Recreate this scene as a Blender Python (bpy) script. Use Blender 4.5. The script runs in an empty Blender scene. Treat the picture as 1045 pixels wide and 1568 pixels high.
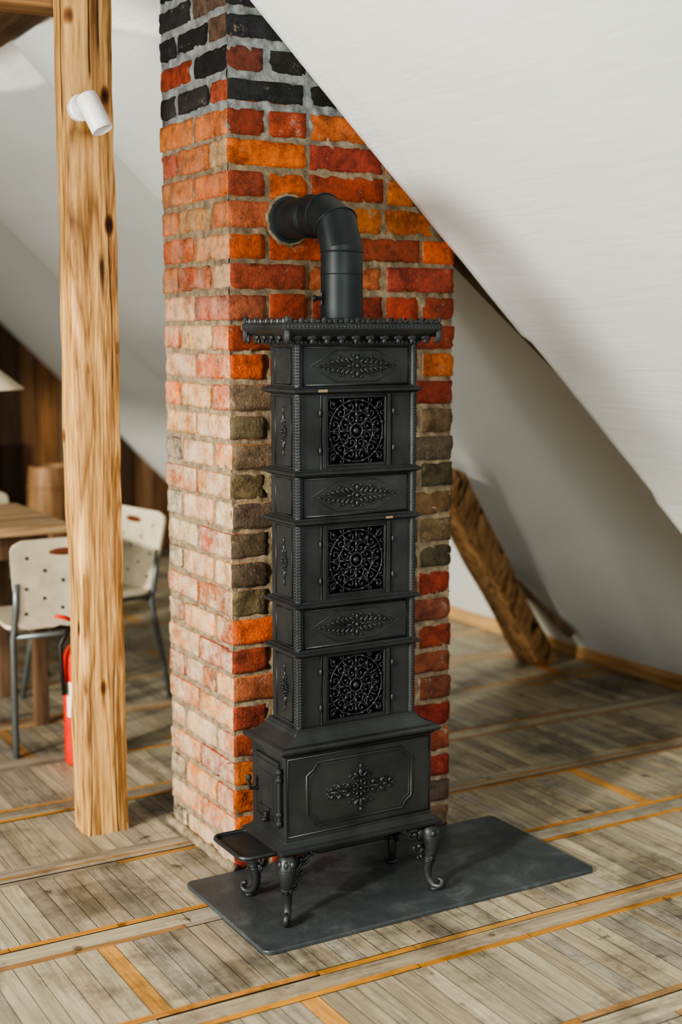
import bpy, bmesh, math, random
from mathutils import Vector, Matrix, noise
R = random.Random(11)
scene = bpy.context.scene
COL = scene.collection

# ------------------------------------------------------------------ helpers
def empty(name, loc=(0,0,0), rot=0):
    e = bpy.data.objects.new(name, None); COL.objects.link(e)
    e.location = loc; e.rotation_euler = (0,0,rot); e.empty_display_size = .1
    return e
def mk(name, bm, mat, parent=None, smooth=False, bevel=0, angle=None):
    bmesh.ops.recalc_face_normals(bm, faces=bm.faces)
    me = bpy.data.meshes.new(name); bm.to_mesh(me); bm.free()
    mats = mat if isinstance(mat,(list,tuple)) else [mat]
    for m in mats: me.materials.append(m)
    o = bpy.data.objects.new(name, me); COL.objects.link(o)
    if parent: o.parent = parent
    if smooth:
        for p in me.polygons: p.use_smooth = True
        if angle:
            try: me.set_sharp_from_angle(angle=math.radians(angle))
            except Exception: pass
    if bevel:
        b = o.modifiers.new('bevel','BEVEL'); b.width=bevel; b.segments=2; b.limit_method='ANGLE'
    return o
def box(bm,x0,x1,y0,y1,z0,z1,mi=0):
    v=[bm.verts.new(p) for p in ((x0,y0,z0),(x1,y0,z0),(x1,y1,z0),(x0,y1,z0),(x0,y0,z1),(x1,y0,z1),(x1,y1,z1),(x0,y1,z1))]
    for f in ((0,3,2,1),(4,5,6,7),(0,1,5,4),(1,2,6,5),(2,3,7,6),(3,0,4,7)):
        fc=bm.faces.new([v[i] for i in f]); fc.material_index=mi
def loft(bm,cx,cy,levels):
    rings=[]
    for hx,hy,z in levels:
        rings.append([bm.verts.new((cx+sx*hx,cy+sy*hy,z)) for sx,sy in ((-1,-1),(1,-1),(1,1),(-1,1))])
    for a,b in zip(rings,rings[1:]):
        for i in range(4):
            bm.faces.new((a[i],a[(i+1)%4],b[(i+1)%4],b[i]))
    bm.faces.new(rings[0][::-1]); bm.faces.new(rings[-1])
def tube(bm,pts,r,n=6,closed=False,caps=True):
    pts=[Vector(p) for p in pts]; N=len(pts)
    rs = r if isinstance(r,(list,tuple)) else [r]*N
    tang=[]
    for i in range(N):
        if closed: t=pts[(i+1)%N]-pts[i-1]
        elif i==0: t=pts[1]-pts[0]
        elif i==N-1: t=pts[-1]-pts[-2]
        else: t=(pts[i+1]-pts[i]).normalized()+(pts[i]-pts[i-1]).normalized()
        tang.append(t.normalized() if t.length>1e-9 else Vector((0,0,1)))
    up=Vector((0,0,1)) if abs(tang[0].z)<.9 else Vector((1,0,0))
    nrm=(up-tang[0]*up.dot(tang[0])).normalized()
    rings=[]
    for i in range(N):
        nn=nrm-tang[i]*nrm.dot(tang[i])
        if nn.length>1e-6: nrm=nn.normalized()
        b=tang[i].cross(nrm)
        rings.append([bm.verts.new(pts[i]+(nrm*math.cos(2*math.pi*k/n)+b*math.sin(2*math.pi*k/n))*rs[i]) for k in range(n)])
    M=N if closed else N-1
    for i in range(M):
        a=rings[i]; c=rings[(i+1)%N]
        for k in range(n):
            bm.faces.new((a[k],a[(k+1)%n],c[(k+1)%n],c[k]))
    if caps and not closed:
        bm.faces.new(rings[0][::-1]); bm.faces.new(rings[-1])
def ell(bm,p,sx,sy,sz,rot=None,u=8,v=5):
    p=Vector(p)
    def T(x,y,z):
        q=Vector((x*sx,y*sy,z*sz))
        return p+(rot@q if rot is not None else q)
    top=bm.verts.new(T(0,0,1)); bot=bm.verts.new(T(0,0,-1)); rings=[]
    for j in range(1,v):
        t=math.pi*j/v; s,c=math.sin(t),math.cos(t)
        rings.append([bm.verts.new(T(s*math.cos(2*math.pi*i/u),s*math.sin(2*math.pi*i/u),c)) for i in range(u)])
    for i in range(u):
        k=(i+1)%u
        bm.faces.new((top,rings[0][i],rings[0][k]))
        for a,b in zip(rings,rings[1:]): bm.faces.new((a[i],b[i],b[k],a[k]))
        bm.faces.new((rings[-1][i],bot,rings[-1][k]))
def lathe(bm,prof,M=Matrix.Identity(4),n=32):
    rings=[]
    for r,z in prof:
        rings.append([bm.verts.new(M@Vector((max(r,1e-4)*math.cos(2*math.pi*k/n),max(r,1e-4)*math.sin(2*math.pi*k/n),z))) for k in range(n)])
    for a,b in zip(rings,rings[1:]):
        for k in range(n): bm.faces.new((a[k],a[(k+1)%n],b[(k+1)%n],b[k]))
    bm.faces.new(rings[0][::-1]); bm.faces.new(rings[-1])
def rrect(x0,x1,y0,y1,r,n=5):
    out=[]
    for cx,cy,a0 in ((x1-r,y0+r,-90),(x1-r,y1-r,0),(x0+r,y1-r,90),(x0+r,y0+r,180)):
        for i in range(n+1):
            a=math.radians(a0+90*i/n); out.append((cx+r*math.cos(a),cy+r*math.sin(a)))
    return out
def plate(bm,outline,th,M=Matrix.Identity(4)):
    a=[bm.verts.new(M@Vector((x,y,0))) for x,y in outline]
    b=[bm.verts.new(M@Vector((x,y,th))) for x,y in outline]
    bm.faces.new(a[::-1]); bm.faces.new(b)
    n=len(a)
    for i in range(n): bm.faces.new((a[i],a[(i+1)%n],b[(i+1)%n],b[i]))
class Face:
    def __init__(s,O,U,W,N): s.O,s.U,s.W,s.N=map(Vector,(O,U,W,N))
    def P(s,u,w,d=0): return s.O+s.U*u+s.W*w+s.N*d
    def blob(s,bm,u,w,ru,rw,ang=0,d=0,th=.003):
        ca,sa=math.cos(ang),math.sin(ang)
        a=s.U*ca+s.W*sa; b=-s.U*sa+s.W*ca
        rot=Matrix((a,b,s.N)).transposed()
        ell(bm,s.P(u,w,d),ru,rw,th,rot)
    def line(s,bm,pts,r,closed=False,d=0,n=6):
        tube(bm,[s.P(u,w,d) for u,w in pts],r,n,closed)
    def ring(s,bm,u,w,rad,r,d=0,n=20,sq=1):
        s.line(bm,[(u+rad*math.cos(2*math.pi*i/n),w+rad*sq*math.sin(2*math.pi*i/n)) for i in range(n)],r,True,d)
    def curl(s,bm,u,w,rad,a0,turn,r,d=0,n=12):
        pts=[]
        for i in range(n+1):
            t=i/n; a=a0+turn*t; q=rad*(1-.75*t)
            pts.append((u+q*math.cos(a),w+q*math.sin(a)))
        s.line(bm,pts,r,False,d)
        s.blob(bm,pts[-1][0],pts[-1][1],r*1.8,r*1.8,0,d,r*1.6)

# ------------------------------------------------------------------ materials
def newmat(name,rough=.6,metal=0):
    m=bpy.data.materials.new(name); m.use_nodes=True
    nt=m.node_tree; b=nt.nodes['Principled BSDF']
    b.inputs['Roughness'].default_value=rough; b.inputs['Metallic'].default_value=metal
    return m,nt,b
def N(nt,t,**k):
    n=nt.nodes.new(t)
    for a,v in k.items(): setattr(n,a,v)
    return n
def math_(nt,op,a,b=None,c=None,clamp=False):
    n=N(nt,'ShaderNodeMath',operation=op); n.use_clamp=clamp
    for i,v in enumerate((a,b,c)):
        if v is None: continue
        if isinstance(v,(int,float)): n.inputs[i].default_value=v
        else: nt.links.new(v,n.inputs[i])
    return n.outputs[0]
def mix(nt,f,a,b,bt='MIX'):
    n=N(nt,'ShaderNodeMix',data_type='RGBA',blend_type=bt)
    for i,v in ((0,f),(6,a),(7,b)):
        if isinstance(v,(int,float)): n.inputs[i].default_value=v
        elif isinstance(v,tuple): n.inputs[i].default_value=v if len(v)==4 else (*v,1)
        else: nt.links.new(v,n.inputs[i])
    return n.outputs[2]
def ramp(nt,v,stops):
    n=N(nt,'ShaderNodeValToRGB'); cr=n.color_ramp
    while len(cr.elements)<len(stops): cr.elements.new(.5)
    for e,(p,c) in zip(cr.elements,stops):
        e.position=p
        if isinstance(c,(int,float)): c=(c,c,c)
        e.color=(*c,1)
    nt.links.new(v,n.inputs[0]); return n.outputs[0]
def coords(nt,scale=(1,1,1),loc=(0,0,0)):
    tc=N(nt,'ShaderNodeTexCoord'); mp=N(nt,'ShaderNodeMapping')
    mp.inputs['Scale'].default_value=scale; mp.inputs['Location'].default_value=loc
    nt.links.new(tc.outputs['Object'],mp.inputs['Vector']); return mp.outputs[0]
def nz(nt,scale,detail=5,rough=.55,sc=(1,1,1),dist=0,loc=(0,0,0)):
    n=N(nt,'ShaderNodeTexNoise'); n.inputs['Scale'].default_value=scale
    n.inputs['Detail'].default_value=detail; n.inputs['Roughness'].default_value=rough
    n.inputs['Distortion'].default_value=dist
    nt.links.new(coords(nt,sc,loc),n.inputs['Vector']); return n.outputs[0]
def bump(nt,b,h,strength=.3,dist=.01):
    n=N(nt,'ShaderNodeBump'); n.inputs['Strength'].default_value=strength; n.inputs['Distance'].default_value=dist
    nt.links.new(h,n.inputs['Height']); nt.links.new(n.outputs[0],b.inputs['Normal'])
def attr(nt,name='Col'):
    n=N(nt,'ShaderNodeAttribute'); n.attribute_name=name; return n.outputs['Color']
def wood(name,dark,light,axis='Z',fine=22,rough=.65,useattr=False,knots=False,bs=.35,stain=0):
    m,nt,b=newmat(name,rough)
    s={'X':(.07,1,1),'Y':(1,.07,1),'Z':(1,1,.07)}[axis]
    g=nz(nt,fine,7,.62,s,.6); g2=nz(nt,fine*4,4,.6,s)
    v=math_(nt,'ADD',math_(nt,'MULTIPLY',g,.6),math_(nt,'MULTIPLY',g2,.4))
    c=ramp(nt,v,[(.37,dark),(.48,tuple((a+d)/2 for a,d in zip(dark,light))),(.59,light)])
    if useattr: c=mix(nt,1,attr(nt),c,'MULTIPLY')
    if stain:
        st=ramp(nt,nz(nt,3.2,8,.75,loc=(3,1,0)),[(.49,1.0),(.63,1-stain)])
        c=mix(nt,1,c,st,'MULTIPLY')
        st=ramp(nt,nz(nt,12,4,.6,loc=(8,1,3)),[(.64,1.0),(.71,.28)])
        c=mix(nt,.85,c,st,'MULTIPLY')
    if knots:
        ct=nz(nt,5,3,.5,(1.3,1.3,.10),.5,loc=(1,1,5))
        fr=math_(nt,'PINGPONG',math_(nt,'MULTIPLY',ct,22),.5)
        c=mix(nt,.75,c,ramp(nt,fr,[(.0,(.38,.26,.17)),(.16,(.78,.70,.60)),(.35,(1.05,1.05,1.05))]),'MULTIPLY')
        vo=N(nt,'ShaderNodeTexVoronoi'); vo.inputs['Scale'].default_value=1
        nt.links.new(coords(nt,(9,9,4.6),(3,0,1)),vo.inputs['Vector'])
        k=ramp(nt,math_(nt,'ADD',vo.outputs['Distance'],math_(nt,'MULTIPLY',g,.12)),[(.13,(.08,.035,.012)),(.17,(.4,.28,.18)),(.22,(1,1,1))])
        c=mix(nt,1,c,k,'MULTIPLY')
        cn=math_(nt,'ABSOLUTE',math_(nt,'SUBTRACT',nz(nt,14,1,.4,(1,1,.05),.25,loc=(2,7,0)),.5))
        ck=ramp(nt,cn,[(.006,(.10,.05,.02)),(.022,(1,1,1))])
        cm=ramp(nt,nz(nt,5,2,.5,(1,1,.35),loc=(5,5,5)),[(.42,0.),(.48,1.)])
        c=mix(nt,cm,c,mix(nt,1,c,ck,'MULTIPLY'))
    nt.links.new(c,b.inputs['Base Color']); bump(nt,b,v,bs,.006)
    return m
iron,nt,b=newmat('cast_iron',.5,.4)
n1=nz(nt,9,5); nt.links.new(ramp(nt,n1,[(.3,(.025,.028,.030)),(.7,(.050,.055,.057))]),b.inputs['Base Color'])
nt.links.new(math_(nt,'ADD',math_(nt,'MULTIPLY',nz(nt,30,4),.28),.30),b.inputs['Roughness'])
bump(nt,b,math_(nt,'ADD',nz(nt,260,3),nz(nt,25,4)),.16,.003)
void,nt,b=newmat('void_black',.9); b.inputs['Base Color'].default_value=(.003,.003,.003,1)  # black paints in the dark void behind the grilles
pipem,nt,b=newmat('painted_flue_steel',.5,.2)
nt.links.new(ramp(nt,nz(nt,14,4),[(.35,(.011,.016,.018)),(.7,(.022,.029,.031))]),b.inputs['Base Color'])
slate,nt,b=newmat('slate',.5)
nt.links.new(ramp(nt,nz(nt,9,8,.68,dist=.8),[(.3,(.036,.045,.050)),(.55,(.058,.069,.074)),(.72,(.105,.12,.122))]),b.inputs['Base Color'])
nt.links.new(math_(nt,'ADD',math_(nt,'MULTIPLY',nz(nt,9,5),.4),.30),b.inputs['Roughness'])
bump(nt,b,nz(nt,12,6,.6),.45,.008)
plaster,nt,b=newmat('white_plaster_canvas',.75)
nt.links.new(ramp(nt,nz(nt,1.5,3),[(.3,(.70,.735,.72)),(.7,(.77,.80,.785))]),b.inputs['Base Color'])
h=math_(nt,'ADD',math_(nt,'MULTIPLY',nz(nt,26,2,.5,(1,.12,1),.8),1),math_(nt,'MULTIPLY',nz(nt,170,3),.12))
bump(nt,b,h,.26,.010)
# brick
brick,nt,b=newmat('old_brick',.88)
base=attr(nt)
v=ramp(nt,nz(nt,22,8,.75),[(.32,.40),(.5,.90),(.68,1.32)])
c=mix(nt,1,base,v,'MULTIPLY')
dk=ramp(nt,nz(nt,9,8,.78,loc=(2,2,7)),[(.48,0.),(.60,.8)])
c=mix(nt,dk,c,mix(nt,1,c,(.42,.36,.32),'MULTIPLY'))
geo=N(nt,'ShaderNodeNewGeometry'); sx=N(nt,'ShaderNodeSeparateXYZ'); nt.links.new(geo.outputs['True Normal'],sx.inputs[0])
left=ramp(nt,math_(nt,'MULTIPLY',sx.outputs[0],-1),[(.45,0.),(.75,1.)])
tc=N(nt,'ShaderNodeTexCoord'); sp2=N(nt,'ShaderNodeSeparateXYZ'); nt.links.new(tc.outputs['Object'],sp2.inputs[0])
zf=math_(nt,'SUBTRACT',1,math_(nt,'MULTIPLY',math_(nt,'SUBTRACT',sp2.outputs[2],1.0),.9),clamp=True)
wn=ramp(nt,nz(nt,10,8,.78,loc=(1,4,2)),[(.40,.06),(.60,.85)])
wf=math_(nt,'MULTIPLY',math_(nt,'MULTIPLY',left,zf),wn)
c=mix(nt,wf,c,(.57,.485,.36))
sm=ramp(nt,nz(nt,14,8,.8,loc=(9,4,2)),[(.58,0.),(.65,.7)])
c=mix(nt,sm,c,(.34,.275,.20))
nt.links.new(c,b.inputs['Base Color'])
bump(nt,b,math_(nt,'ADD',nz(nt,34,7,.75),math_(nt,'MULTIPLY',nz(nt,140,3),.5)),.9,.010)
mortar,nt,b=newmat('lime_mortar',.95)
tc=N(nt,'ShaderNodeTexCoord'); sz=N(nt,'ShaderNodeSeparateXYZ'); nt.links.new(tc.outputs['Object'],sz.inputs[0])
zt=ramp(nt,math_(nt,'MULTIPLY',sz.outputs[2],.4),[(.0,(.46,.37,.25)),(.765,(.40,.31,.20)),(.805,(.38,.405,.40))])
c=mix(nt,1,zt,ramp(nt,nz(nt,30,7,.75),[(.32,.40),(.62,1.15)]),'MULTIPLY')
nt.links.new(c,b.inputs['Base Color']); bump(nt,b,nz(nt,60,6,.8),1,.014)
floorY=wood('floor_boards_cross',(.58,.57,.55),(1.08,1.07,1.05),'Y',26,.5,True,stain=.5)
floorX=wood('floor_boards_long',(.58,.57,.55),(1.08,1.07,1.05),'X',26,.5,True,stain=.45)
subf,nt,b=newmat('subfloor_dark',.9); b.inputs['Base Color'].default_value=(.08,.06,.04,1)
pine=wood('hewn_pine',(.24,.12,.04),(.62,.39,.16),'Z',30,.65,knots=True,bs=.9)
pineX=wood('pine_beam_x',(.16,.08,.03),(.38,.22,.10),'X',18,.65)
pineY=wood('pine_plate_y',(.28,.15,.05),(.52,.33,.16),'Y',18,.6)
brown=wood('brown_timber',(.18,.10,.045),(.44,.27,.13),'Z',20,.6,knots=True)
foldshade=wood('fold_shade_brown',(.16,.125,.09),(.33,.27,.21),'X',16,.85)  # grey-brown of the fold's soft shade, for the added wedge
gable=wood('dark_barn_boards',(.30,.30,.30),(1.25,1.2,1.15),'Z',14,.8,True)
ceilw=wood('dark_ceiling_boards',(.06,.035,.018),(.22,.13,.065),'Y',14,.8)
tablew=wood('table_wood',(.20,.12,.06),(.50,.35,.20),'X',16,.5)
tabled=wood('table_leg_wood',(.06,.035,.02),(.20,.12,.07),'Z',16,.5)
barrelw=wood('barrel_wood',(.16,.08,.035),(.36,.21,.10),'Z',16,.6)
def plain(name,c,rough=.5,metal=0,var=.12):
    m,nt,b=newmat(name,rough,metal)
    nt.links.new(ramp(nt,nz(nt,18,3),[(.3,tuple(x*(1-var) for x in c)),(.7,tuple(min(1,x*(1+var)) for x in c))]),b.inputs['Base Color'])
    return m
cream=plain('cream_lacquer',(.58,.53,.40),.45)
grey=plain('grey_steel_tube',(.16,.18,.18),.4,.5)
darkp=plain('dark_hole',(.02,.015,.01),.9)
slotb=plain('brown_slot',(.16,.045,.02),.6)
redp=plain('red_enamel',(.72,.035,.015),.3)
blackp=plain('black_rubber',(.015,.015,.015),.5)
label=plain('paper_label',(.75,.72,.6),.6)
whitep=plain('white_enamel',(.82,.82,.80),.35,0,.03)
shadem=plain('linen_shade',(.75,.66,.5),.8)
brass=plain('worn_brass_chip',(.30,.22,.14),.5,.5)

# ------------------------------------------------------------------ room shell
def roofz(x): return 2.33-.96*x
XE=2.44
YF,YB=-3.8,5.1
bm=bmesh.new(); cl=bm.loops.layers.float_color.new('Col')
def quad(x0,x1,y0,y1,z,c,mi):
    vs=[bm.verts.new(p) for p in ((x0,y0,z),(x1,y0,z),(x1,y1,z),(x0,y1,z))]
    f=bm.faces.new(vs); f.material_index=mi
    for l in f.loops: l[cl]=(*c,1)
pal=[(.42,.375,.275),(.375,.335,.255),(.45,.40,.295),(.32,.285,.22),(.385,.33,.24),(.35,.32,.26),(.43,.375,.27)]
org=[(.56,.27,.06),(.48,.23,.065),(.60,.32,.10),(.40,.23,.10)]
def runx(y0,y1,cols,l0,l1):
    x=-5.0-R.random()
    while x<XE+.05:
        x2=min(XE+.06,x+R.uniform(l0,l1)); c=R.choice(cols); k=R.uniform(.85,1.12); j=R.uniform(-.004,.004)
        quad(x+.0008,x2-.0008,y0+j,y1+j,.0003 if cols is not pal else 0,tuple(a*k for a in c),2); x=x2
quad(-6,XE+.06,YF,YB,-.004,(.1,.1,.1),0)
P=.463; k0=int(math.floor((YF-.27)/P)); k1=int(math.ceil((YB-.27)/P))
for k in range(k0,k1+1):
    yc=.27+k*P
    if yc+.4>YB: continue
    w=.021
    runx(yc-.053,yc-.053+w,org+[org[0],pal[1],pal[3]],.25,1.0)
    runx(yc-.031,yc+.031,pal,.8,2.2)
    runx(yc+.053-w,yc+.053,org+[org[0],pal[1],pal[3]],.25,1.0)
    if k%3==0: runx(yc-.006,yc+.006,org+pal[:2],.3,1.0)
    x=-5.0
    while x<XE+.05:
        x2=x+R.uniform(.044,.054)
        c=R.choice(pal); kk=R.uniform(.84,1.10)
        if R.random()<.025: c=R.choice(org[1:])
        c=tuple(a*kk for a in c)
        quad(x+.0007,x2-.0007,yc+.0535,min(yc+P-.0535,YB),0,c,1)
        x=x2
mk('floor',bm,[subf,floorY,floorX])
folds=[-3.9,-2.0,0,1.5,3.35,5.3]
amp={-3.9:.02,-2.0:.02,0:.27,1.5:.12,3.35:.20}
def ss(a,b,x):
    t=max(0,min(1,(x-a)/(b-a))); return t*t*(3-2*t)
def hoff(y,x):
    for a,b in zip(folds,folds[1:]):
        if a<=y<b:
            s=(y-a); L=b-a
            return -amp[a]*ss(-.03,.20,s)*(1-ss(.2,.95,s/L)) if a>=0 else -amp[a]*ss(0,.6,s)*(1-ss(.35,1,s/L))
    return 0
bm=bmesh.new()
nx,ny=70,420; g=[]
for i in range(nx+1):
    row=[]
    for j in range(ny+1):
        x=-.09+(XE+.02+.09)*i/nx; y=YF+(YB-YF)*j/ny
        wob=.035*noise.noise(Vector((x*1.3,0,9)))*min(1,max(0,x-.75)*2)
        d=hoff(y+wob,x)+.010*noise.noise(Vector((x*1.6,y*1.1,3)))*(1 if abs(y)>.1 else .4)+.002*noise.noise(Vector((x*9,y*1.5,1)))
        edge=min(1,(XE-x)/.6) if x<XE else 0
        d*=max(0,edge)
        row.append(bm.verts.new((x-.6925*d,y,roofz(x)-.7214*d)))
    g.append(row)
for i in range(nx):
    for j in range(ny): bm.faces.new((g[i][j],g[i+1][j],g[i+1][j+1],g[i][j+1]))
mk('ceiling_slope_right',bm,plaster,smooth=True)
# added grey-brown wedge, painted-in shade behind the canvas fold, next to the chimney
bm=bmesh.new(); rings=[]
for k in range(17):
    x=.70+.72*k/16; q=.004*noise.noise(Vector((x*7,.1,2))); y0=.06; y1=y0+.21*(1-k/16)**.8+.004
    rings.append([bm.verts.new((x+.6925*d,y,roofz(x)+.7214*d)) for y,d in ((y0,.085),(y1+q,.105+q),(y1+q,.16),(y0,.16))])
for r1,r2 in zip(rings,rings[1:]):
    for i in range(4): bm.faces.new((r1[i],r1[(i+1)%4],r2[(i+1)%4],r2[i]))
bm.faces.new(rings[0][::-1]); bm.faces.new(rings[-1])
mk('fold_shade_wedge',bm,foldshade)
bm=bmesh.new(); x=-2.4
while x<-.1:
    x2=min(-.085,x+.15); box(bm,x+.002,x2-.002,YF,YB,2.425,2.45); x=x2
mk('ceiling',bm,ceilw)
bm=bmesh.new(); cl=bm.loops.layers.float_color.new('Col'); x=-5.0
gp=[(.14,.075,.035),(.10,.055,.028),(.20,.12,.065),(.17,.13,.09),(.06,.035,.02),(.24,.12,.05),(.20,.16,.11)]
while x<XE:
    x2=min(XE+.02,x+R.uniform(.07,.14))
    zt0=min(2.6,roofz(x)+.25); zt1=min(2.6,roofz(x2)+.25)
    yy=YB+R.uniform(-.012,.012)
    vs=[bm.verts.new(p) for p in ((x+.003,yy,0),(x2-.003,yy,0),(x2-.003,yy,max(.02,zt1)),(x+.003,yy,max(.02,zt0)),
        (x+.003,yy+.03,0),(x2-.003,yy+.03,0),(x2-.003,yy+.03,max(.02,zt1)),(x+.003,yy+.03,max(.02,zt0)))]
    c=R.choice(gp)
    for f in ((0,1,2,3),(4,7,6,5),(0,4,5,1),(1,5,6,2),(2,6,7,3),(3,7,4,0)):
        fc=bm.faces.new([vs[i] for i in f])
        for l in fc.loops: l[cl]=(*c,1)
    x=x2
mk('wall_back',bm,gable)
bm=bmesh.new(); y=YF
while y<YB:
    y2=min(YB,y+R.uniform(1.2,2.2)); box(bm,XE-.075,XE+.0,y+.002,y2-.002,0,.06+R.uniform(-.006,.006)); y=y2
mk('baseboard_right',bm,pineY,bevel=.006)

# ------------------------------------------------------------------ brick chimney
def brick_piece(bm,cl,x0,x1,y0,y1,z0,z1,c,cf=None):
    j=.003
    x0+=R.uniform(-j,j);x1+=R.uniform(-j,j);y0+=R.uniform(-j,j);y1+=R.uniform(-j,j);z0+=R.uniform(-.0025,.0025);z1+=R.uniform(-.0025,.0025)
    top=z0>2.0
    if top:
        z0+=.002; z1-=.004
        if x0>.02: x0+=.004
        if x1<.68 and x1-x0>.12: x1-=.004
        if y1-y0>.12: y1-=.005
    cx,cy,cz=(x0+x1)/2,(y0+y1)/2,(z0+z1)/2; L=(x1-x0,y1-y0,z1-z0)
    nn_=[max(6,min(14,int(l/.016))) for l in L]
    sd=R.uniform(0,100); cache={}
    def gv(key):
        if key in cache: return cache[key]
        p=Vector([(key[a]/nn_[a]-.5) for a in range(3)])
        ex=[key[a] in (0,nn_[a]) for a in range(3)]; m=sum(ex)
        q=Vector((cx+p.x*L[0],cy+p.y*L[1],cz+p.z*L[2]))
        nn=noise.noise(q*24+Vector((sd,0,0))); n2=noise.noise(q*75+Vector((0,sd,0)))
        if m>=2:
            e=.0014+.0058*max(0,nn)+.0050*max(0,n2)+(.0015 if top else 0)
            if m==3: e*=1.4
            for a in range(3):
                if ex[a]: q[a]-=math.copysign(e,p[a])
        else:
            for a in range(3):
                if ex[a]: q[a]+=math.copysign(1,p[a])*(.0026*n2+.0018*nn)
        v=bm.verts.new(q); cache[key]=v; return v
    for a in range(3):
        b1,b2=(a+1)%3,(a+2)%3
        for side in (0,nn_[a]):
            col=cf if (cf is not None and a==1 and side==0) else c
            for u in range(nn_[b1]):
                for w in range(nn_[b2]):
                    vs=[]
                    for du,dw in ((0,0),(1,0),(1,1),(0,1)):
                        key=[0,0,0]; key[a]=side; key[b1]=u+du; key[b2]=w+dw
                        vs.append(gv(tuple(key)))
                    if side==0: vs=vs[::-1]
                    f=bm.faces.new(vs); f.smooth=True
                    for l in f.loops: l[cl]=(*col,1)
W,D=.70,.435; CH=.0775; MT=.0095
def vary(c,a=.15):
    k=R.uniform(1-a,1+a); return (min(1,c[0]*k),c[1]*k*R.uniform(.92,1.12),c[2]*k*R.uniform(.85,1.15))
OR=[(.54,.120,.024),(.46,.092,.024),(.35,.060,.024),(.52,.150,.037),(.28,.05,.025),(.38,.11,.05),(.34,.07,.034),(.28,.055,.030)]
OL=[(.125,.090,.054),(.155,.108,.064),(.10,.076,.050),(.17,.115,.066),(.20,.11,.06),(.135,.095,.060)]
DR=[(.24,.032,.017),(.30,.055,.027),(.17,.03,.018),(.24,.08,.04),(.19,.06,.034)]
BK=[(.014,.013,.014),(.022,.020,.022),(.03,.03,.03),(.09,.075,.055),(.14,.09,.06)]
PK=[(.54,.25,.10),(.60,.23,.065),(.50,.28,.14),(.56,.30,.15),(.58,.19,.05),(.46,.15,.045)]
def fcol(x,z):
    if z>1.98: return vary(R.choice(BK[:3]*3+BK[3:]+[OR[4],(.20,.06,.035)]))
    if z>1.30+R.uniform(-.05,.05): return vary(R.choice(OR))
    if z>.72+R.uniform(-.05,.05): return vary(R.choice(OL),.2)
    if z>.5: return vary(R.choice(DR+[OR[5]]))
    return vary(R.choice(DR+OL+OL[:3]+[OR[5]]))
def lcol(y,z):
    if z>2.15: return vary(R.choice(BK[:3]+BK+[OR[2]]))
    if z>1.98: return vary(R.choice(BK[:3]+OR))
    if z>1.55: return vary(R.choice(OR[:4]+PK))
    return vary(R.choice(PK))
def corner(z):
    left=lcol(0,z) if z>1.98 else vary(R.choice(OR[:4]+PK))
    return left, (fcol(0,z) if z>.68 else vary(R.choice(OR+DR[:2])))
bm=bmesh.new(); cl=bm.loops.layers.float_color.new('Col')
ncs=32
for i in range(ncs):
    z0=i*CH+.004; z1=z0+CH-MT; zc=(z0+z1)/2
    if i%2==0:
        lens=[.2267]*3 if R.random()<.75 else [.112,.2267,.2267,.112-.0098]
        if R.random()<.5: lens=lens[::-1]
        x=0
        for k,L in enumerate(lens):
            xe=x+L if k<len(lens)-1 else W
            if zc<roofz(x)+.15:
                if k==0:
                    c,cf=corner(zc); brick_piece(bm,cl,x,xe,0,.108,z0,z1,c,cf)
                else: brick_piece(bm,cl,x,xe,0,.108,z0,z1,fcol((x+xe)/2,zc))
                brick_piece(bm,cl,x,xe,D-.108,D,z0,z1,fcol(.3,zc))
            x=xe+.0095
        brick_piece(bm,cl,0,.108,.117,D-.117,z0,z1,lcol(.2,zc))
        if zc<roofz(W)+.15: brick_piece(bm,cl,W-.108,W,.117,D-.117,z0,z1,fcol(.6,zc))
    else:
        for (a,b_) in ((0,.2130),(.2225,D)):
            if a==0: c,cf=corner(zc)
            else: c,cf=lcol(a,zc),None
            brick_piece(bm,cl,0,.110,a,b_,z0,z1,c,cf)
            if zc<roofz(W)+.15: brick_piece(bm,cl,W-.108,W,a,b_,z0,z1,fcol(.6,zc))
        x=.119
        seq=[.112,.2267,.112] if R.random()<.4 else [.2267,.2267]
        if R.random()<.3: seq=[.112,.112,.2267]
        for k,L in enumerate(seq):
            xe=x+L if k<len(seq)-1 else W-.117
            if zc<roofz(x)+.15:
                brick_piece(bm,cl,x,xe,0,.108,z0,z1,fcol((x+xe)/2,zc))
                brick_piece(bm,cl,x,xe,D-.108,D,z0,z1,fcol(.3,zc))
            x=xe+.0095
chim=empty('brick_chimney')
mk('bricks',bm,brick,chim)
bm=bmesh.new()
def mgrid(fun,nu,nv):
    g=[[bm.verts.new(fun(i/nu,j/nv)) for j in range(nv+1)] for i in range(nu+1)]
    for i in range(nu):
        for j in range(nv): bm.faces.new((g[i][j],g[i+1][j],g[i+1][j+1],g[i][j+1]))
def mz(x): return min(2.47,roofz(x)+.06)
def rn(a,b_):
    k=1.15 if b_>2.0 else 1
    return k*(.0046*noise.noise(Vector((a*26,b_*26,0)))+.0030*noise.noise(Vector((a*80,b_*80,4))))
ins=.0060
mgrid(lambda u,v:(ins+u*(W-2*ins), ins+rn(u*W,v*2.4), v*mz(u*W)),110,340)
mgrid(lambda u,v:(ins+rn(u*D+5,v*2.4), ins+u*(D-2*ins), v*mz(0)),80,340)
mgrid(lambda u,v:(W-ins, ins+u*(D-2*ins), v*mz(W)),4,4)
mgrid(lambda u,v:(ins+u*(W-2*ins), D-ins, v*mz(u*W)),20,4)
mgrid(lambda u,v:(ins+u*(W-2*ins), ins+v*(D-2*ins), mz(u*W)),20,2)
mk('mortar',bm,mortar,chim,smooth=True)
bm=bmesh.new()
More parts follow.
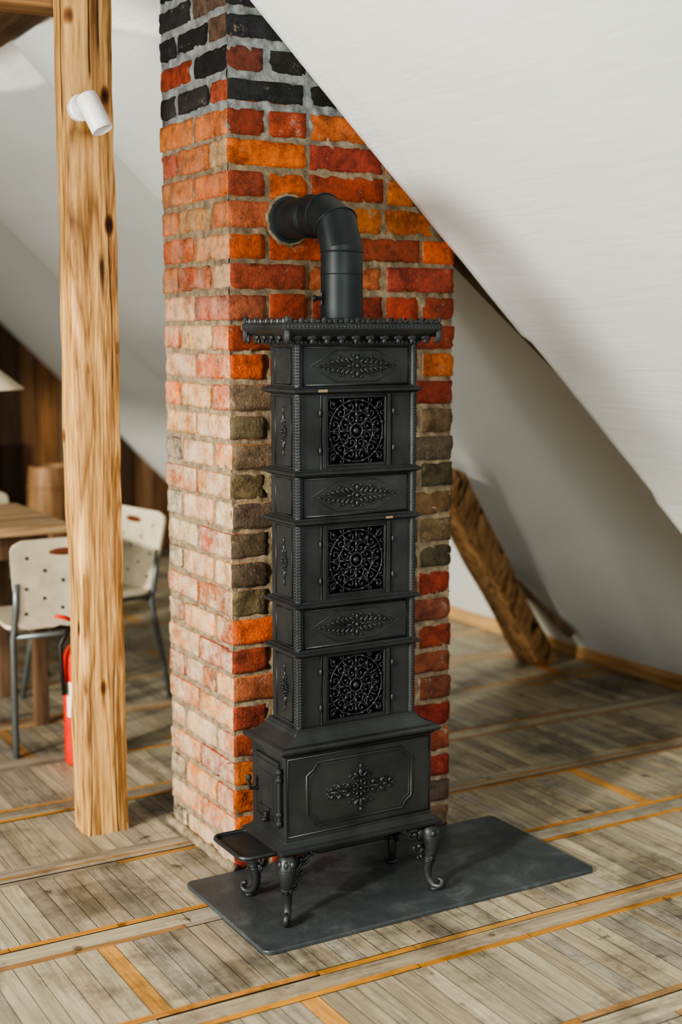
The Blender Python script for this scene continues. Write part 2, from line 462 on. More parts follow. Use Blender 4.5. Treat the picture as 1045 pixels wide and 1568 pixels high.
pts=[(-.004,-.004+.44*i/14,.012+.01*noise.noise(Vector((i*.7,0,0)))) for i in range(15)]
tube(bm,pts,[.014+.006*noise.noise(Vector((i*.9,3,0))) for i in range(15)],8)
mk('mortar_skirt',bm,mortar,chim,smooth=True)

# ------------------------------------------------------------------ hearth slab
bm=bmesh.new()
plate(bm,rrect(-.152,.848,-.485,-.012,.022),.011,Matrix.Translation((0,0,.0005)))
mk('slate_hearth_slab',bm,slate,bevel=.0025)
ZS=.0115

# ------------------------------------------------------------------ cast iron stove
SX,SY=.175,-.278
stove=empty('cast_iron_stove')
HX,HY=.163,.068
bm=bmesh.new()
loft(bm,SX,SY,[(.222,.098,.186),(.233,.110,.190),(.235,.112,.199),(.226,.102,.204),(.213,.090,.214),(.213,.090,.222)])
loft(bm,SX,SY,[(.212,.089,.22),(.212,.089,.432)])
loft(bm,SX,SY,[(.213,.090,.428),(.219,.097,.434),(.229,.107,.440),(.231,.109,.447),(.226,.104,.452),(.212,.092,.456),(.196,.085,.464),(.180,.080,.474),(.176,.078,.482)])
mk('firebox_base',bm,iron,stove,bevel=.0015)
Z=[.482,.674,.792,.995,1.112,1.309,1.425]
bm=bmesh.new(); bv=bmesh.new(); bg=bmesh.new(); br=bmesh.new()
front=lambda zc,hy=HY: Face((SX,SY-hy,zc),(1,0,0),(0,0,1),(0,-1,0))
sideL=lambda zc,hx=HX: Face((SX-hx,SY,zc),(0,-1,0),(0,0,1),(-1,0,0))
sideR=lambda zc,hx=HX: Face((SX+hx,SY,zc),(0,1,0),(0,0,1),(1,0,0))
def leafscroll(F,bm,u,w,s,L,dr,r=.0021):
    F.line(bm,[(u,w),(u+dr*L*.5,w+.02*s),(u+dr*L,w)],r)
    n=6
    for i in range(n):
        t=(i+.5)/n; q=s*(1-t*.75)
        uu=u+dr*L*t
        F.blob(bm,uu,w+q*.5,q*.42,q*.16,dr*math.radians(50),.002,.0045)
        F.blob(bm,uu,w-q*.5,q*.42,q*.16,-dr*math.radians(50),.002,.0045)
    for sg in (1,-1):
        F.curl(bm,u+dr*L*.28,w+sg*s*.62,s*.34,math.pi/2*(1-dr),sg*dr*4.6,r,.001)
        F.curl(bm,u+dr*L*.62,w+sg*s*.42,s*.24,math.pi/2*(1-dr),sg*dr*4.6,r*.9,.001)
    F.blob(bm,u+dr*(L+.004),w,.007,.0026,0,.002,.004)
def rosette(F,bm,u,w,s):
    F.ring(bm,u,w,s*.42,.0022,.002); F.blob(bm,u,w,s*.2,s*.2,0,.003,.007)
    for i in range(8):
        a=i*math.pi/4
        F.blob(bm,u+s*.68*math.cos(a),w+s*.68*math.sin(a),s*.28,s*.13,a,.002,.005)
    for i in range(8):
        a=(i+.5)*math.pi/4
        F.blob(bm,u+s*.95*math.cos(a),w+s*.95*math.sin(a),s*.12,s*.12,a,.002,.004)
def grille(F,bm,hs,d):
    t=.0022
    F.ring(bm,0,0,hs*.95,t,d,40); F.ring(bm,0,0,hs*.60,t,d,30); F.ring(bm,0,0,hs*.22,t*1.3,d+.001,16); F.blob(bm,0,0,hs*.11,hs*.11,0,d,.006)
    for i in range(8):
        a=i*math.pi/4; a2=a+math.pi/8
        F.line(bm,[(hs*.22*math.cos(a),hs*.22*math.sin(a)),(hs*.6*math.cos(a),hs*.6*math.sin(a))],t*.8,False,d)
        F.curl(bm,hs*.40*math.cos(a2),hs*.40*math.sin(a2),hs*.15,a2,5.4,t*.9,d)
        F.blob(bm,hs*.5*math.cos(a),hs*.5*math.sin(a),hs*.09,hs*.05,a,d+.001,.004)
        F.blob(bm,hs*.30*math.cos(a),hs*.30*math.sin(a),hs*.07,hs*.04,a,d+.001,.004)
    for i in range(12):
        a=(i+.5)*math.pi/6
        sg=1 if i%2 else -1
        cx,cy=hs*.775*math.cos(a),hs*.775*math.sin(a)
        F.curl(bm,cx,cy,hs*.165,a+sg*1.4,sg*5.6,t*.9,d)
        F.blob(bm,hs*.95*math.cos(a),hs*.95*math.sin(a),hs*.05,hs*.07,a,d+.001,.004)
        F.blob(bm,hs*.63*math.cos(a),hs*.63*math.sin(a),hs*.05,hs*.06,a,d+.001,.004)
        a+=math.pi/12
        F.line(bm,[(hs*.6*math.cos(a),hs*.6*math.sin(a)),(hs*.93*math.cos(a),hs*.93*math.sin(a))],t*.8,False,d)
        F.blob(bm,hs*.78*math.cos(a),hs*.78*math.sin(a),hs*.08,hs*.035,a,d+.001,.004)
    for sx in (-1,1):
        for sy in (-1,1):
            F.curl(bm,sx*hs*.82,sy*hs*.82,hs*.15,math.atan2(-sy,-sx),sx*sy*5.2,t,d)
            F.line(bm,[(sx*hs*.66,sy*hs*.66),(sx*hs,sy*hs)],t,False,d)
            F.curl(bm,sx*hs*.93,sy*hs*.52,hs*.10,0,sy*5,t*.8,d); F.curl(bm,sx*hs*.52,sy*hs*.93,hs*.10,1.57,sx*5,t*.8,d)
for k in range(6):
    z0,z1=Z[k],Z[k+1]; zc=(z0+z1)/2; hz=(z1-z0)/2-.007
    if k%2==0:
        y0,y1=SY-HY,SY+HY; ow=.079; oh=min(.079,hz-.010)
        loft(bv,SX,SY+.012,[(HX-.010,HY-.022,z0+.001),(HX-.010,HY-.022,z1-.001)])
        for a,b_,c,d in ((SX-HX,SX-ow,z0,z1),(SX+ow,SX+HX,z0,z1),(SX-ow,SX+ow,z0,zc-oh),(SX-ow,SX+ow,zc+oh,z1)):
            box(bm,a,b_,y0,y0+.009,c,d)
        box(bm,SX-HX,SX-HX+.008,y0+.009,y1,z0,z1); box(bm,SX+HX-.008,SX+HX,y0+.009,y1,z0,z1); box(bm,SX-HX+.008,SX+HX-.008,y1-.008,y1,z0,z1)
        F=front(zc)
        for hw,rr in ((ow+.003,.0036),(ow+.021,.0032)):
            hh=oh+.003 if hw<.09 else hz-.003
            F.line(bm,[(-hw,-hh),(hw,-hh),(hw,hh),(-hw,hh)],rr,True,.001)
        for sx in (-1,1):
            box(bm,SX+sx*(ow+.012)-.005,SX+sx*(ow+.012)+.005,y0-.005,y0,zc-hz+.004,zc+hz-.004)
            for w_ in (-.045,.045):
                ell(br,(SX+sx*(ow+.024),y0-.003,zc+w_),.004,.005,.010)
        grille(F,bg,ow,-.002)
        for S in (sideL(zc),sideR(zc)):
            S.line(br,[(-.045,-hz+.008),(.040,-hz+.008),(.040,hz-.008),(-.045,hz-.008)],.0022,True)
            S.line(br,[(0,-.055),(.016,0),(0,.055),(-.016,0)],.0015,True)
            rosette(S,br,0,0,.017)
            for sg in (-1,1):
                S.blob(br,0,sg*.032,.004,.011,0,.001,.004); S.blob(br,.007,sg*.025,.003,.007,-sg*.6,.001,.0035); S.blob(br,-.007,sg*.025,.003,.007,sg*.6,.001,.0035)
                S.blob(br,0,sg*.052,.0025,.008,0,.001,.0035)
    else:
        loft(bm,SX,SY,[(HX,HY,z0),(HX,HY,z1)])
        F=front(zc)
        u=HX-.016; h=hz-.006
        F.line(br,[(-u,-h),(u,-h),(u,h),(-u,h)],.0028,True)
        F.line(br,[(-.128,0),(-.055,.037),(.055,.037),(.128,0),(.055,-.037),(-.055,-.037)],.0017,True)
        rosette(F,br,0,0,.029)
        leafscroll(F,br,.02,0,.027,.080,1); leafscroll(F,br,-.02,0,.027,.080,-1)
        for S in (sideL(zc),sideR(zc)):
            S.line(br,[(-.045,-hz+.008),(.040,-hz+.008),(.040,hz-.008),(-.045,hz-.008)],.0022,True)
    for sx in (-1,1):
        tube(bm,[(SX+sx*(HX-.001),SY-HY+.001,z0),(SX+sx*(HX-.001),SY-HY+.001,z1)],.0085,12)
        z=z0+.014
        while z<z1-.012:
            for da in range(3):
                a=math.radians((-45 if sx>0 else -135)+(da-1)*55)
                ell(br,(SX+sx*(HX-.001)+.0085*math.cos(a),SY-HY+.001+.0085*math.sin(a),z+(.0035 if da%2 else 0)),.0026,.0026,.0029,None,6,4)
            z+=.0072
for k,z in enumerate(Z[1:-1]):
    loft(bm,SX,SY,[(HX+.004,HY+.004,z-.009),(HX+.010,HY+.010,z-.006),(HX+.016,HY+.016,z-.003),(HX+.017,HY+.017,z+.003),(HX+.010,HY+.010,z+.006),(HX+.005,HY+.005,z+.010)])
loft(bm,SX,SY,[(HX+.012,HY+.010,.478),(HX+.010,HY+.009,.487),(HX+.003,HY+.003,.490)])
mk('tower_body',bm,iron,stove,bevel=.0012)
mk('grille_void',bv,void,stove)  # solid core, its black colour stands for the darkness inside
mk('filigree_grilles',bg,iron,stove,smooth=True)
F=front(.325,.089)
def notched(u,h,n): return [(-u+n,-h),(u-n,-h),(u-n*.6,-h+n*.6),(u,-h+n),(u,h-n),(u-n*.6,h-n*.6),(u-n,h),(-u+n,h),(-u+n*.6,h-n*.6),(-u,h-n),(-u,-h+n),(-u+n*.6,-h+n*.6)]
u,h=.152,.080
F.line(br,notched(u,h,.030),.0034,True); F.line(br,notched(u-.008,h-.008,.027),.0014,True)
rosette(F,br,0,-.005,.024)
for dr in (1,-1):
    F.line(br,[(dr*.018,-.005),(dr*.085,-.005)],.0022)
    for uu,q in ((.036,.016),(.062,.017),(.084,.012)):
        for sg in (1,-1):
            F.blob(br,dr*uu,-.005+sg*q*.75,q*.55,q*.26,dr*sg*.9,.002,.005)
            F.curl(br,dr*(uu+.006),-.005+sg*q*.8,q*.5,1.57*(1-dr),sg*dr*4.6,.0019,.001)
        F.blob(br,dr*(uu+.010),-.005,q*.5,q*.22,0,.002,.005)
for sg in (1,-1):
    F.blob(br,0,-.005+sg*.038,.006,.014,0,.002,.005); F.blob(br,0,-.005+sg*.056,.004,.008,0,.002,.004)
    for sx in (1,-1):
        F.blob(br,sx*.012,-.005+sg*.034,.005,.011,-sx*sg*.7,.002,.005)
        F.curl(br,sx*.022,-.005+sg*.030,.011,math.pi/2*(1-sx),sx*sg*4.6,.002,.001)
F.line(br,[(-.205,-.098),(.205,-.098),(.205,.098),(-.205,.098)],.0026,True)
mk('cast_relief_ornament',br,iron,stove,smooth=True)
bm=bmesh.new()
xl=SX-.212
box(bm,xl-.008,xl,SY-.066,SY+.058,.245,.412)
S=sideL(.3285,.220); S.line(bm,[(-.05,-.072),(.058,-.072),(.058,.072),(-.05,.072)],.0028,True)
S.line(bm,[(-.03,-.045),(.038,-.045),(.038,.045),(-.03,.045)],.0022,True)
tube(bm,[(xl-.010,SY-.076,.255),(xl-.010,SY-.076,.40)],.0045,8)
for z in (.262,.285,.372,.392):
    ell(bm,(xl-.010,SY-.076,z),.0085,.0085,.008)
tube(bm,[(xl-.008,SY+.040,.32),(xl-.030,SY+.040,.32),(xl-.036,SY+.036,.345)],.0045,8)
ell(bm,(xl-.036,SY+.036,.350),.008,.008,.010)
tube(bm,[(xl-.008,SY-.02,.275),(xl-.018,SY-.02,.275),(xl-.020,SY-.02,.262)],.004,8)
ell(bm,(xl-.020,SY-.02,.258),.009,.007,.007)
for i in range(3): box(bm,xl-.0105,xl-.007,SY-.04+i*.02,SY-.03+i*.02,.262,.268)
mk('firebox_door',bm,iron,stove,bevel=.001)
bm=bmesh.new()
out=rrect(-.150,-.045,-.362,-.188,.024)
plate(bm,out,.006,Matrix.Translation((0,0,.186)))
tube(bm,[(x,y,.194) for x,y in out],.0055,8,True)
inner=[(-.0975+(x+.0975)*.86,(-.275)+(y+.275)*.88) for x,y in out]
tube(bm,[(x,y,.189) for x,y in inner],.004,6,True)
mk('ash_shelf',bm,iron,stove,smooth=True,angle=40)
# cornice
bm=bmesh.new()
loft(bm,SX,SY,[(HX+.004,HY+.004,1.414),(HX+.010,HY+.010,1.420),(HX+.012,HY+.012,1.426),(HX+.022,HY+.020,1.431),(HX+.038,HY+.034,1.437),(.208,.108,1.446),(.213,.112,1.450),(.216,.115,1.454),(.216,.115,1.466),(.211,.110,1.470),(.20,.10,1.471)])
def perim(hx,hy,step):
    res=[]
    for a,b_ in (((-hx,-hy),(hx,-hy)),((hx,-hy),(hx,hy)),((hx,hy),(-hx,hy)),((-hx,hy),(-hx,-hy))):
        L=math.hypot(b_[0]-a[0],b_[1]-a[1]); n=max(2,round(L/step)); ang=math.atan2(b_[1]-a[1],b_[0]-a[0])
        for i in range(n):
            t=(i+.5)/n; res.append((SX+a[0]+(b_[0]-a[0])*t,SY+a[1]+(b_[1]-a[1])*t,ang))
    return res
for i,(x,y,a) in enumerate(perim(.211,.110,.0150)):
    rot=Matrix.Rotation(a,3,'Z')
    ell(bm,(x,y,1.472),.0068,.003,.0045 if i%2 else .0105,rot,6,5)
for i,(x,y,a) in enumerate(perim(.2145,.1135,.0100)):
    rot=Matrix.Rotation(a,3,'Z'); ell(bm,(x,y,1.460),.0036,.0036,.0042,rot,6,4)
for i,(x,y,a) in enumerate(perim(.198,.098,.040)):
    rot=Matrix.Rotation(a,3,'Z')
    ell(bm,(x,y,1.436),.013,.006,.010,rot,8,6)
    ell(bm,(x,y,1.428),.006,.005,.009,rot,6,5)
for i,(x,y,a) in enumerate(perim(.176,.081,.012)):
    rot=Matrix.Rotation(a,3,'Z'); ell(bm,(x,y,1.424),.0035,.0035,.005,rot,6,4)
for sx in (-1,1):
    for sy in (-1,1):
        ell(bm,(SX+sx*.210,SY+sy*.109,1.440),.008,.008,.018); ell(bm,(SX+sx*.210,SY+sy*.108,1.476),.006,.006,.010)
        ell(bm,(SX+sx*.205,SY+sy*.103,1.430),.005,.005,.012)
mk('cornice',bm,iron,stove,smooth=True,angle=35)
bm=bmesh.new()
box(bm,SX-.115,SX-.090,SY-.0858,SY-.083,1.306,1.3125); box(bm,SX+.075,SX+.095,SY-.0858,SY-.083,.992,.998)
mk('paint_chips',bm,brass,stove)
def leg(bm,x,y,dx,dy):
    prof=[(0,.188,.020),(.008,.165,.025),(.014,.145,.024),(.013,.120,.018),(.007,.095,.0145),(.002,.070,.0125),(.002,.050,.011),(.008,.034,.0105),(.020,.0235,.0105),(.034,.0225,.0095),(.043,.030,.0085),(.042,.041,.007),(.034,.045,.006),(.030,.039,.005)]
    tube(bm,[(x+dx*o,y+dy*o,z) for o,z,r in prof],[r for o,z,r in prof],10)
    ell(bm,(x+dx*.022,y+dy*.022,ZS+.006),.016,.016,.0062)
    for z,o,r in ((.098,.007,.0180),(.090,.005,.0160),(.155,.012,.0265)):
        ell(bm,(x+dx*o,y+dy*o,z),r,r,.004,None,12,5)
    for i in range(5):
        t=i/4
        for da in (-.7,0,.7):
            ca,sa=math.cos(da),math.sin(da); ddx,ddy=dx*ca-dy*sa,dx*sa+dy*ca
            ell(bm,(x+dx*.006+ddx*(.022-.008*t),y+dy*.006+ddy*(.022-.008*t),.166-.017*i),.0075-.0008*i,.0075-.0008*i,.011)
    for ax in ('x','y'):
        s=-math.copysign(1,x-SX) if ax=='x' else -math.copysign(1,y-SY)
        Fb=Face((x,y,0),(s,0,0) if ax=='x' else (0,s,0),(0,0,1),(0,-1,0) if ax=='x' else (-1,0,0))
        L=.085 if ax=='x' else .045
        Fb.line(bm,[(0,.100),(.012,.120),(L*.5,.160),(L,.184)],.0050,n=8)
        Fb.curl(bm,L*.50,.162,.020,1.6,-5.0,.0048); Fb.curl(bm,.024,.125,.018,.5,-5.2,.0045)
        Fb.curl(bm,L*.82,.176,.012,1.6,-5.0,.0036); Fb.curl(bm,.018,.098,.011,.5,-5.2,.0036)
        Fb.blob(bm,.018,.163,.014,.020,.4,0,.007); Fb.blob(bm,L*.45,.181,.026,.006,0,0,.007)
bm=bmesh.new()
for sx in (-1,1):
    for sy in (-1,1):
        leg(bm,SX+sx*.205,SY+sy*.084,sx*.55,sy*.9)
mk('cabriole_legs',bm,iron,stove,smooth=True)
bm=bmesh.new(); box(bm,SX-.10,SX+.10,SY-.05,SY+.07,.150,.190); mk('ash_pan',bm,iron,stove,bevel=.006)

# ------------------------------------------------------------------ stove pipe
pipe=empty('stove_pipe')
PX,PY,PR,PZ=.173,-.278,.0515,1.735
bm=bmesh.new()
path=[(PX,PY,1.470),(PX,PY,1.645),(PX,PY+.027,1.708),(PX,PY+.090,PZ),(PX,.03,PZ)]
tube(bm,path,PR,40)
mk('flue_elbow',bm,pipem,pipe,smooth=True,angle=12)
bm=bmesh.new()
def ringat(p,t,R_,r):
    t=Vector(t).normalized(); a=Vector((1,0,0)); b_=t.cross(a)
    tube(bm,[Vector(p)+(a*math.cos(2*math.pi*i/40)+b_*math.sin(2*math.pi*i/40))*R_ for i in range(40)],r,8,True)
ringat((PX,PY,1.640),(0,0,1),PR,.0022); ringat((PX,PY,1.586),(0,0,1),PR,.0012); ringat((PX,PY+.088,PZ),(0,1,.2),PR,.002)
ringat((PX,PY+.14,PZ),(0,1,0),PR,.0025); ringat((PX,PY+.150,PZ),(0,1,0),PR,.0025); ringat((PX,PY,1.476),(0,0,1),PR+.003,.005)
ringat((PX,PY+.027,1.708),(0,.7,.7),PR+.001,.0018)
lathe(bm,[(PR+.001,-.010),(PR+.007,-.009),(PR+.008,.004),(PR+.001,.006)],Matrix.Translation((PX,-.006,PZ))@Matrix.Rotation(math.radians(90),4,'X'),40)
tube(bm,[(PX-PR,PY,1.528),(PX-PR-.022,PY,1.528)],.004,8); ell(bm,(PX-PR-.024,PY,1.528),.008,.005,.008)
tube(bm,[(PX-PR-.004,PY,1.514),(PX-PR-.004,PY,1.542)],.003,6)
ell(bm,(PX-.01,PY+.13,PZ-PR-.0005),.003,.003,.002)
mk('flue_collars',bm,pipem,pipe,smooth=True,angle=40)
bm=bmesh.new()
tube(bm,[(PX+(PR+.010+.003*math.sin(i*1.7))*math.cos(2*math.pi*i/40),-.004,PZ+(PR+.010+.003*math.cos(i*2.3))*math.sin(2*math.pi*i/40)) for i in range(40)],.006,6,True)
mk('flue_mortar_seal',bm,mortar,pipe,smooth=True)

# ------------------------------------------------------------------ timber post
bm=bmesh.new()
px0,px1,py0,py1=-.257,-.125,.447,.570
def ringpts(z):
    o=[]
    n=8
    for i in range(n): o.append((px0+(px1-px0)*i/n,py0))
    for i in range(n): o.append((px1,py0+(py1-py0)*i/n))
    for i in range(n): o.append((px1-(px1-px0)*i/n,py1))
    for i in range(n): o.append((px0,py1-(py1-py0)*i/n))
    cx,cy=(px0+px1)/2,(py0+py1)/2; res=[]
    for x,y in o:
        d=.0055*noise.noise(Vector((x*9,y*9,z*2.2)))+.003*noise.noise(Vector((x*30,y*30,z*9)))
        wv=.010*noise.noise(Vector((0,0,z*1.8)))+.004*noise.noise(Vector((0,2,z*8))) if x>px1-.01 else .007*noise.noise(Vector((7,0,z*2.1)))
        xx=x+(x-cx)/.07*d+wv; yy=y+(y-cy)/.07*d
        cr=(abs(x-cx)>(px1-px0)/2-.002 and abs(y-cy)>(py1-py0)/2-.002)
        if cr: xx-=(x-cx)*.06; yy-=(y-cy)*.06
        res.append((xx,yy,z))
    return res
rs=[[bm.verts.new(p) for p in ringpts(2.43*k/160)] for k in range(161)]
for a,b_ in zip(rs,rs[1:]):
    for i in range(len(a)): bm.faces.new((a[i],a[(i+1)%len(a)],b_[(i+1)%len(a)],b_[i]))
bm.faces.new(rs[0][::-1]); bm.faces.new(rs[-1])
mk('timber_post',bm,pine,smooth=True,angle=50)
bm=bmesh.new(); box(bm,-2.4,-.155,.573,.70,2.33,2.424); mk('ceiling_beam',bm,pineX,bevel=.01)
bm=bmesh.new(); box(bm,-2.4,-.14,2.2,2.34,2.33,2.424); mk('ceiling_beam.001',bm,pineX,bevel=.01)
def beam(name,a,b_,w,h,mat):
    a,b_=Vector(a),Vector(b_); t=(b_-a).normalized(); s=t.cross(Vector((.7,0,.72))).normalized(); n=t.cross(s)
    bm=bmesh.new(); rings=[]
    for k in range(13):
        p=a.lerp(b_,k/12); q=.006*noise.noise(p*6)
        rings.append([bm.verts.new(p+s*(i*(w/2+q))+n*(j*(h/2+q))) for i,j in ((-1,-1),(1,-1),(1,1),(-1,1))])
    for r1,r2 in zip(rings,rings[1:]):
        for i in range(4): bm.faces.new((r1[i],r1[(i+1)%4],r2[(i+1)%4],r2[i]))
    bm.faces.new(rings[0][::-1]); bm.faces.new(rings[-1])
    for v in bm.verts:
        if v.co.z<.0: v.co.z=.0005
    return mk(name,bm,mat,bevel=.006)
beam('raking_strut',(2.17,1.44,.0),(1.36,1.025,.91),.16,.10,brown)
beam('roof_batten',(1.86,1.40,roofz(1.86)-.045),(2.24,1.30,roofz(2.24)-.035),.025,.03,tabled)

# ------------------------------------------------------------------ spot lamp on post
lamp=empty('wall_spotlight')
bm=bmesh.new()
Ml=Matrix.Translation((-.226,.447,2.045))@Matrix.Rotation(math.radians(90),4,'X')
lathe(bm,[(.034,-.004),(.036,0),(.036,.022),(.032,.026)],Ml,32)
tube(bm,[(-.226,.425,2.045),(-.222,.385,2.035)],.010,12)
dirv=Vector((.30,-.35,-.88)).normalized()
q=dirv.to_track_quat('Z','Y').to_matrix().to_4x4()
Mc=Matrix.Translation(Vector((-.226,.385,2.062)))@q
lathe(bm,[(.022,-.012),(.028,-.008),(.0295,0),(.0295,.092),(.0275,.095),(.0265,.087),(.026,.05)],Mc,32)
mk('lamp_body',bm,whitep,lamp,smooth=True,angle=40)
bm=bmesh.new(); lathe(bm,[(.0255,.060),(.0255,.065)],Mc,24); mk('lamp_lens',bm,grey,lamp)

# ------------------------------------------------------------------ fire extinguisher
ext=empty('fire_extinguisher',(-.035,1.12,0))
bm=bmesh.new()
lathe(bm,[(.052,.0),(.056,.004),(.060,.012),(.060,.34),(.056,.375),(.042,.40),(.024,.412),(.020,.43)],n=32)
mk('cylinder',bm,redp,ext,smooth=True,angle=50)
bm=bmesh.new(); lathe(bm,[(.018,.425),(.018,.455),(.012,.46),(.012,.475)],n=20)
tube(bm,[(-.01,0,.462),(-.07,-.01,.478),(-.10,-.012,.47)],.006,8); 
mk('valve',bm,blackp,ext,smooth=True,angle=40)
bm=bmesh.new(); tube(bm,[(0,0,.478),(-.05,-.008,.505),(-.085,-.012,.515)],.007,8); mk('lever',bm,redp,ext,smooth=True)
bm=bmesh.new(); tube(bm,[(.0,-.01,.45),(-.05,-.03,.47),(-.078,-.03,.42),(-.075,-.03,.34),(-.068,-.03,.25)],.008,10); mk('hose',bm,blackp,ext,smooth=True)
bm=bmesh.new()
ang=[math.radians(200+6*i) for i in range(12)]
a=[bm.verts.new((.0605*math.cos(t),.0605*math.sin(t),.17)) for t in ang]; b2=[bm.verts.new((.0605*math.cos(t),.0605*math.sin(t),.29)) for t in ang]
for i in range(11): bm.faces.new((a[i],a[i+1],b2[i+1],b2[i]))
mk('label',bm,label,ext)

# ------------------------------------------------------------------ chairs
def chair(name,loc,rot):
    e=empty(name,(loc[0],loc[1],0),rot)
    bm=bmesh.new()
    plate(bm,rrect(-.19,.19,-.17,.20,.05),.014,Matrix.Translation((0,0,.43)))
    mk('seat',bm,cream,e,bevel=.004)
    Mb=Matrix.Translation((0,-.175,.43))@Matrix.Rotation(math.radians(99),4,'X')
    bm=bmesh.new()
    nseg=12; th=.012
    def back(u,v,off):
        hw=.19*(.86+.14*v); 
        x=(u*2-1)*hw
        e1=min(v,1-v)*.32; r=.04
        if e1<r: x*= 1-(r-math.sqrt(max(0,r*r-(r-e1)**2)))/hw
        y=v*.32; z=-.018*(1-(x/.19)**2)+off
        return Mb@Vector((x,y,z))
    A=[[bm.verts.new(back(i/nseg,j/24,0)) for j in range(25)] for i in range(nseg+1)]
    B=[[bm.verts.new(back(i/nseg,j/24,th)) for j in range(25)] for i in range(nseg+1)]
    for G,fl in ((A,0),(B,1)):
        for i in range(nseg):
            for j in range(24):
                f=[G[i][j],G[i+1][j],G[i+1][j+1],G[i][j+1]]; bm.faces.new(f[::-1] if fl else f)
    for j in range(24):
        for i in (0,nseg): bm.faces.new((A[i][j],A[i][j+1],B[i][j+1],B[i][j]))
    for i in range(nseg):
        for j in (0,24): bm.faces.new((A[i][j],A[i+1][j],B[i+1][j],B[i][j]))
    mk('backrest',bm,cream,e,smooth=True,angle=40)
    bm=bmesh.new()
    for x,y in ((-.13,.26),(-.13,.15),(-.13,.06),(0,.17),(0,.07),(.13,.26),(.13,.15),(.13,.06),(-.065,.21),(.065,.21),(-.065,.11),(.065,.11)):
        z=-.018*(1-(x/.19)**2)
        for off in (-.0006,th+.0006):
            ell(bm,Mb@Vector((x,y,z+off)),.0065,.0015,.0065,None,10,5)
    for x in (-.1,0,.1):
        for y in (-.08,.02,.12): ell(bm,(x,y,.4442),.0065,.0065,.001,None,10,5)
    mk('perforations',bm,darkp,e)
    bm=bmesh.new()
    for off in (-.001,th+.001):
        ell(bm,Mb@Vector((0,.275,-.018+off)),.055,.003,.013,None,16,6)
    mk('hand_slot',bm,slotb,e)
    bm=bmesh.new()
    for s in (-1,1):
        tube(bm,[(s*.19,-.235,.0),(s*.172,-.165,.40),(s*.165,-.190,.50),(s*.165,-.205,.60)],.0115,10)
        tube(bm,[(s*.19,.215,0),(s*.165,.15,.405),(s*.160,.12,.42),(s*.160,-.14,.42),(s*.17,-.17,.405)],.0115,10)
    tube(bm,[(-.165,.13,.415),(.165,.13,.415)],.010,8); tube(bm,[(-.17,-.165,.405),(.17,-.165,.405)],.010,8)
    mk('tube_frame',bm,grey,e,smooth=True)
    return e
chair('dining_chair',(-.02,1.49),math.radians(-3))
chair('dining_chair.001',(.27,1.86),math.radians(101))
chair('dining_chair.002',(0.02,2.50),math.radians(182))
chair('dining_chair.003',(-.60,2.50),math.radians(178))
tb=empty('dining_table')
bm=bmesh.new(); y=1.52
while y<2.19:
    box(bm,-1.6,.08,y+.001,y+.134,.725,.76); y+=.136
mk('table_top',bm,tablew,tb,bevel=.003)
bm=bmesh.new()
box(bm,-1.52,.01,1.57,1.595,.635,.724); box(bm,-1.52,.01,2.11,2.135,.635,.724); box(bm,-.015,.01,1.596,2.109,.635,.724); box(bm,-1.52,-1.495,1.596,2.109,.635,.724)
for x in (-1.52,-.02):
    for yy in (1.60,2.06):
        box(bm,x-.025,x+.025,yy,yy+.045,0,.724)
mk('table_frame',bm,tabled,tb,bevel=.003)
bn=empty('wall_bench')
bm=bmesh.new(); box(bm,-1.6,.75,4.55,4.95,.42,.46); box(bm,-1.6,.75,4.97,5.0,.46,.85)
for x in (-1.5,-.4,.65): box(bm,x,x+.06,4.6,4.9,0,.42)
box(bm,-1.6,.75,4.58,4.61,.08,.40)
mk('bench_boards',bm,tabled,bn,bevel=.004)
pl=empty('pendant_lamp',(-.155,1.84,0))
bm=bmesh.new(); lathe(bm,[(.165,1.235),(.168,1.238),(.04,1.34),(.035,1.345)],n=40); mk('shade',bm,shadem,pl,smooth=True,angle=40)
bm=bmesh.new(); tube(bm,[(0,0,1.34),(0,0,2.425)],.004,6); lathe(bm,[(.02,1.345),(.02,1.39),(.008,1.4)],n=16); mk('cord',bm,blackp,pl)
bm=bmesh.new(); 
M=Matrix.Translation((.55,3.22,0))
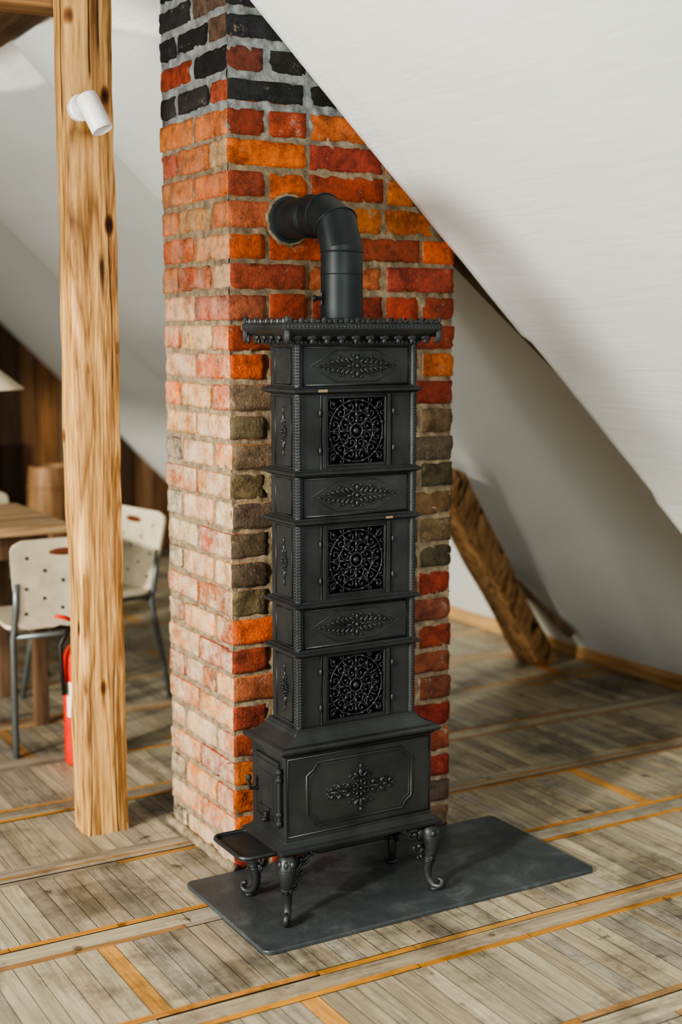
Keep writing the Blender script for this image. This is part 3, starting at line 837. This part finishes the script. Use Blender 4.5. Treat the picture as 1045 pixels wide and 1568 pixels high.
lathe(bm,[(.095,0),(.115,.2),(.12,.4),(.115,.6),(.10,.80),(.09,.80),(.085,.74),(.01,.74)],M,28)
for z,r in ((.12,.109),(.30,.119),(.55,.1185),(.70,.110)):
    tube(bm,[(.55+r*math.cos(2*math.pi*i/28),3.22+r*math.sin(2*math.pi*i/28),z) for i in range(28)],.005,6,True)
mk('wooden_barrel',bm,barrelw,smooth=True,angle=45)

# ------------------------------------------------------------------ light
w=bpy.data.worlds.new('World'); scene.world=w; w.use_nodes=True
bgn=w.node_tree.nodes['Background']; bgn.inputs[0].default_value=(.88,.97,1.0,1); bgn.inputs[1].default_value=.20
def area(name,loc,target,sx,sy,e,c):
    l=bpy.data.lights.new(name,'AREA'); l.shape='RECTANGLE'; l.size=sx; l.size_y=sy; l.energy=e; l.color=c
    o=bpy.data.objects.new(name,l); COL.objects.link(o); o.location=loc
    o.rotation_euler=(Vector(target)-Vector(loc)).to_track_quat('-Z','Y').to_euler(); return o
area('window_light_left',(-3.2,-.9,1.5),(0,-.1,1.1),1.6,1.4,145,(1,.98,.91))
area('window_light_front',(-.9,-4.4,1.5),(1.0,0,1.1),1.4,1.3,68,(.95,.99,1.0))
s=bpy.data.lights.new('sun','SUN'); s.energy=2.8; s.angle=math.radians(3); s.color=(1,.94,.80)
so=bpy.data.objects.new('sun',s); COL.objects.link(so)
so.rotation_euler=Vector((.86,.36,-.33)).to_track_quat('-Z','Y').to_euler()
scene.view_settings.view_transform='AgX'
try: scene.view_settings.look='AgX - High Contrast'
except Exception: pass
scene.view_settings.exposure=.04

# ------------------------------------------------------------------ camera
cam=bpy.data.cameras.new('camera'); co=bpy.data.objects.new('camera',cam); COL.objects.link(co)
co.location=(-1.492,-3.158,1.45)
co.rotation_euler=(math.radians(90-7.64),0,math.radians(-30))
cam.sensor_fit='VERTICAL'; cam.sensor_height=36; cam.lens=3100/2352*36
cam.dof.use_dof=True; cam.dof.focus_distance=3.3; cam.dof.aperture_fstop=1.7
cam.clip_start=.05
scene.camera=co
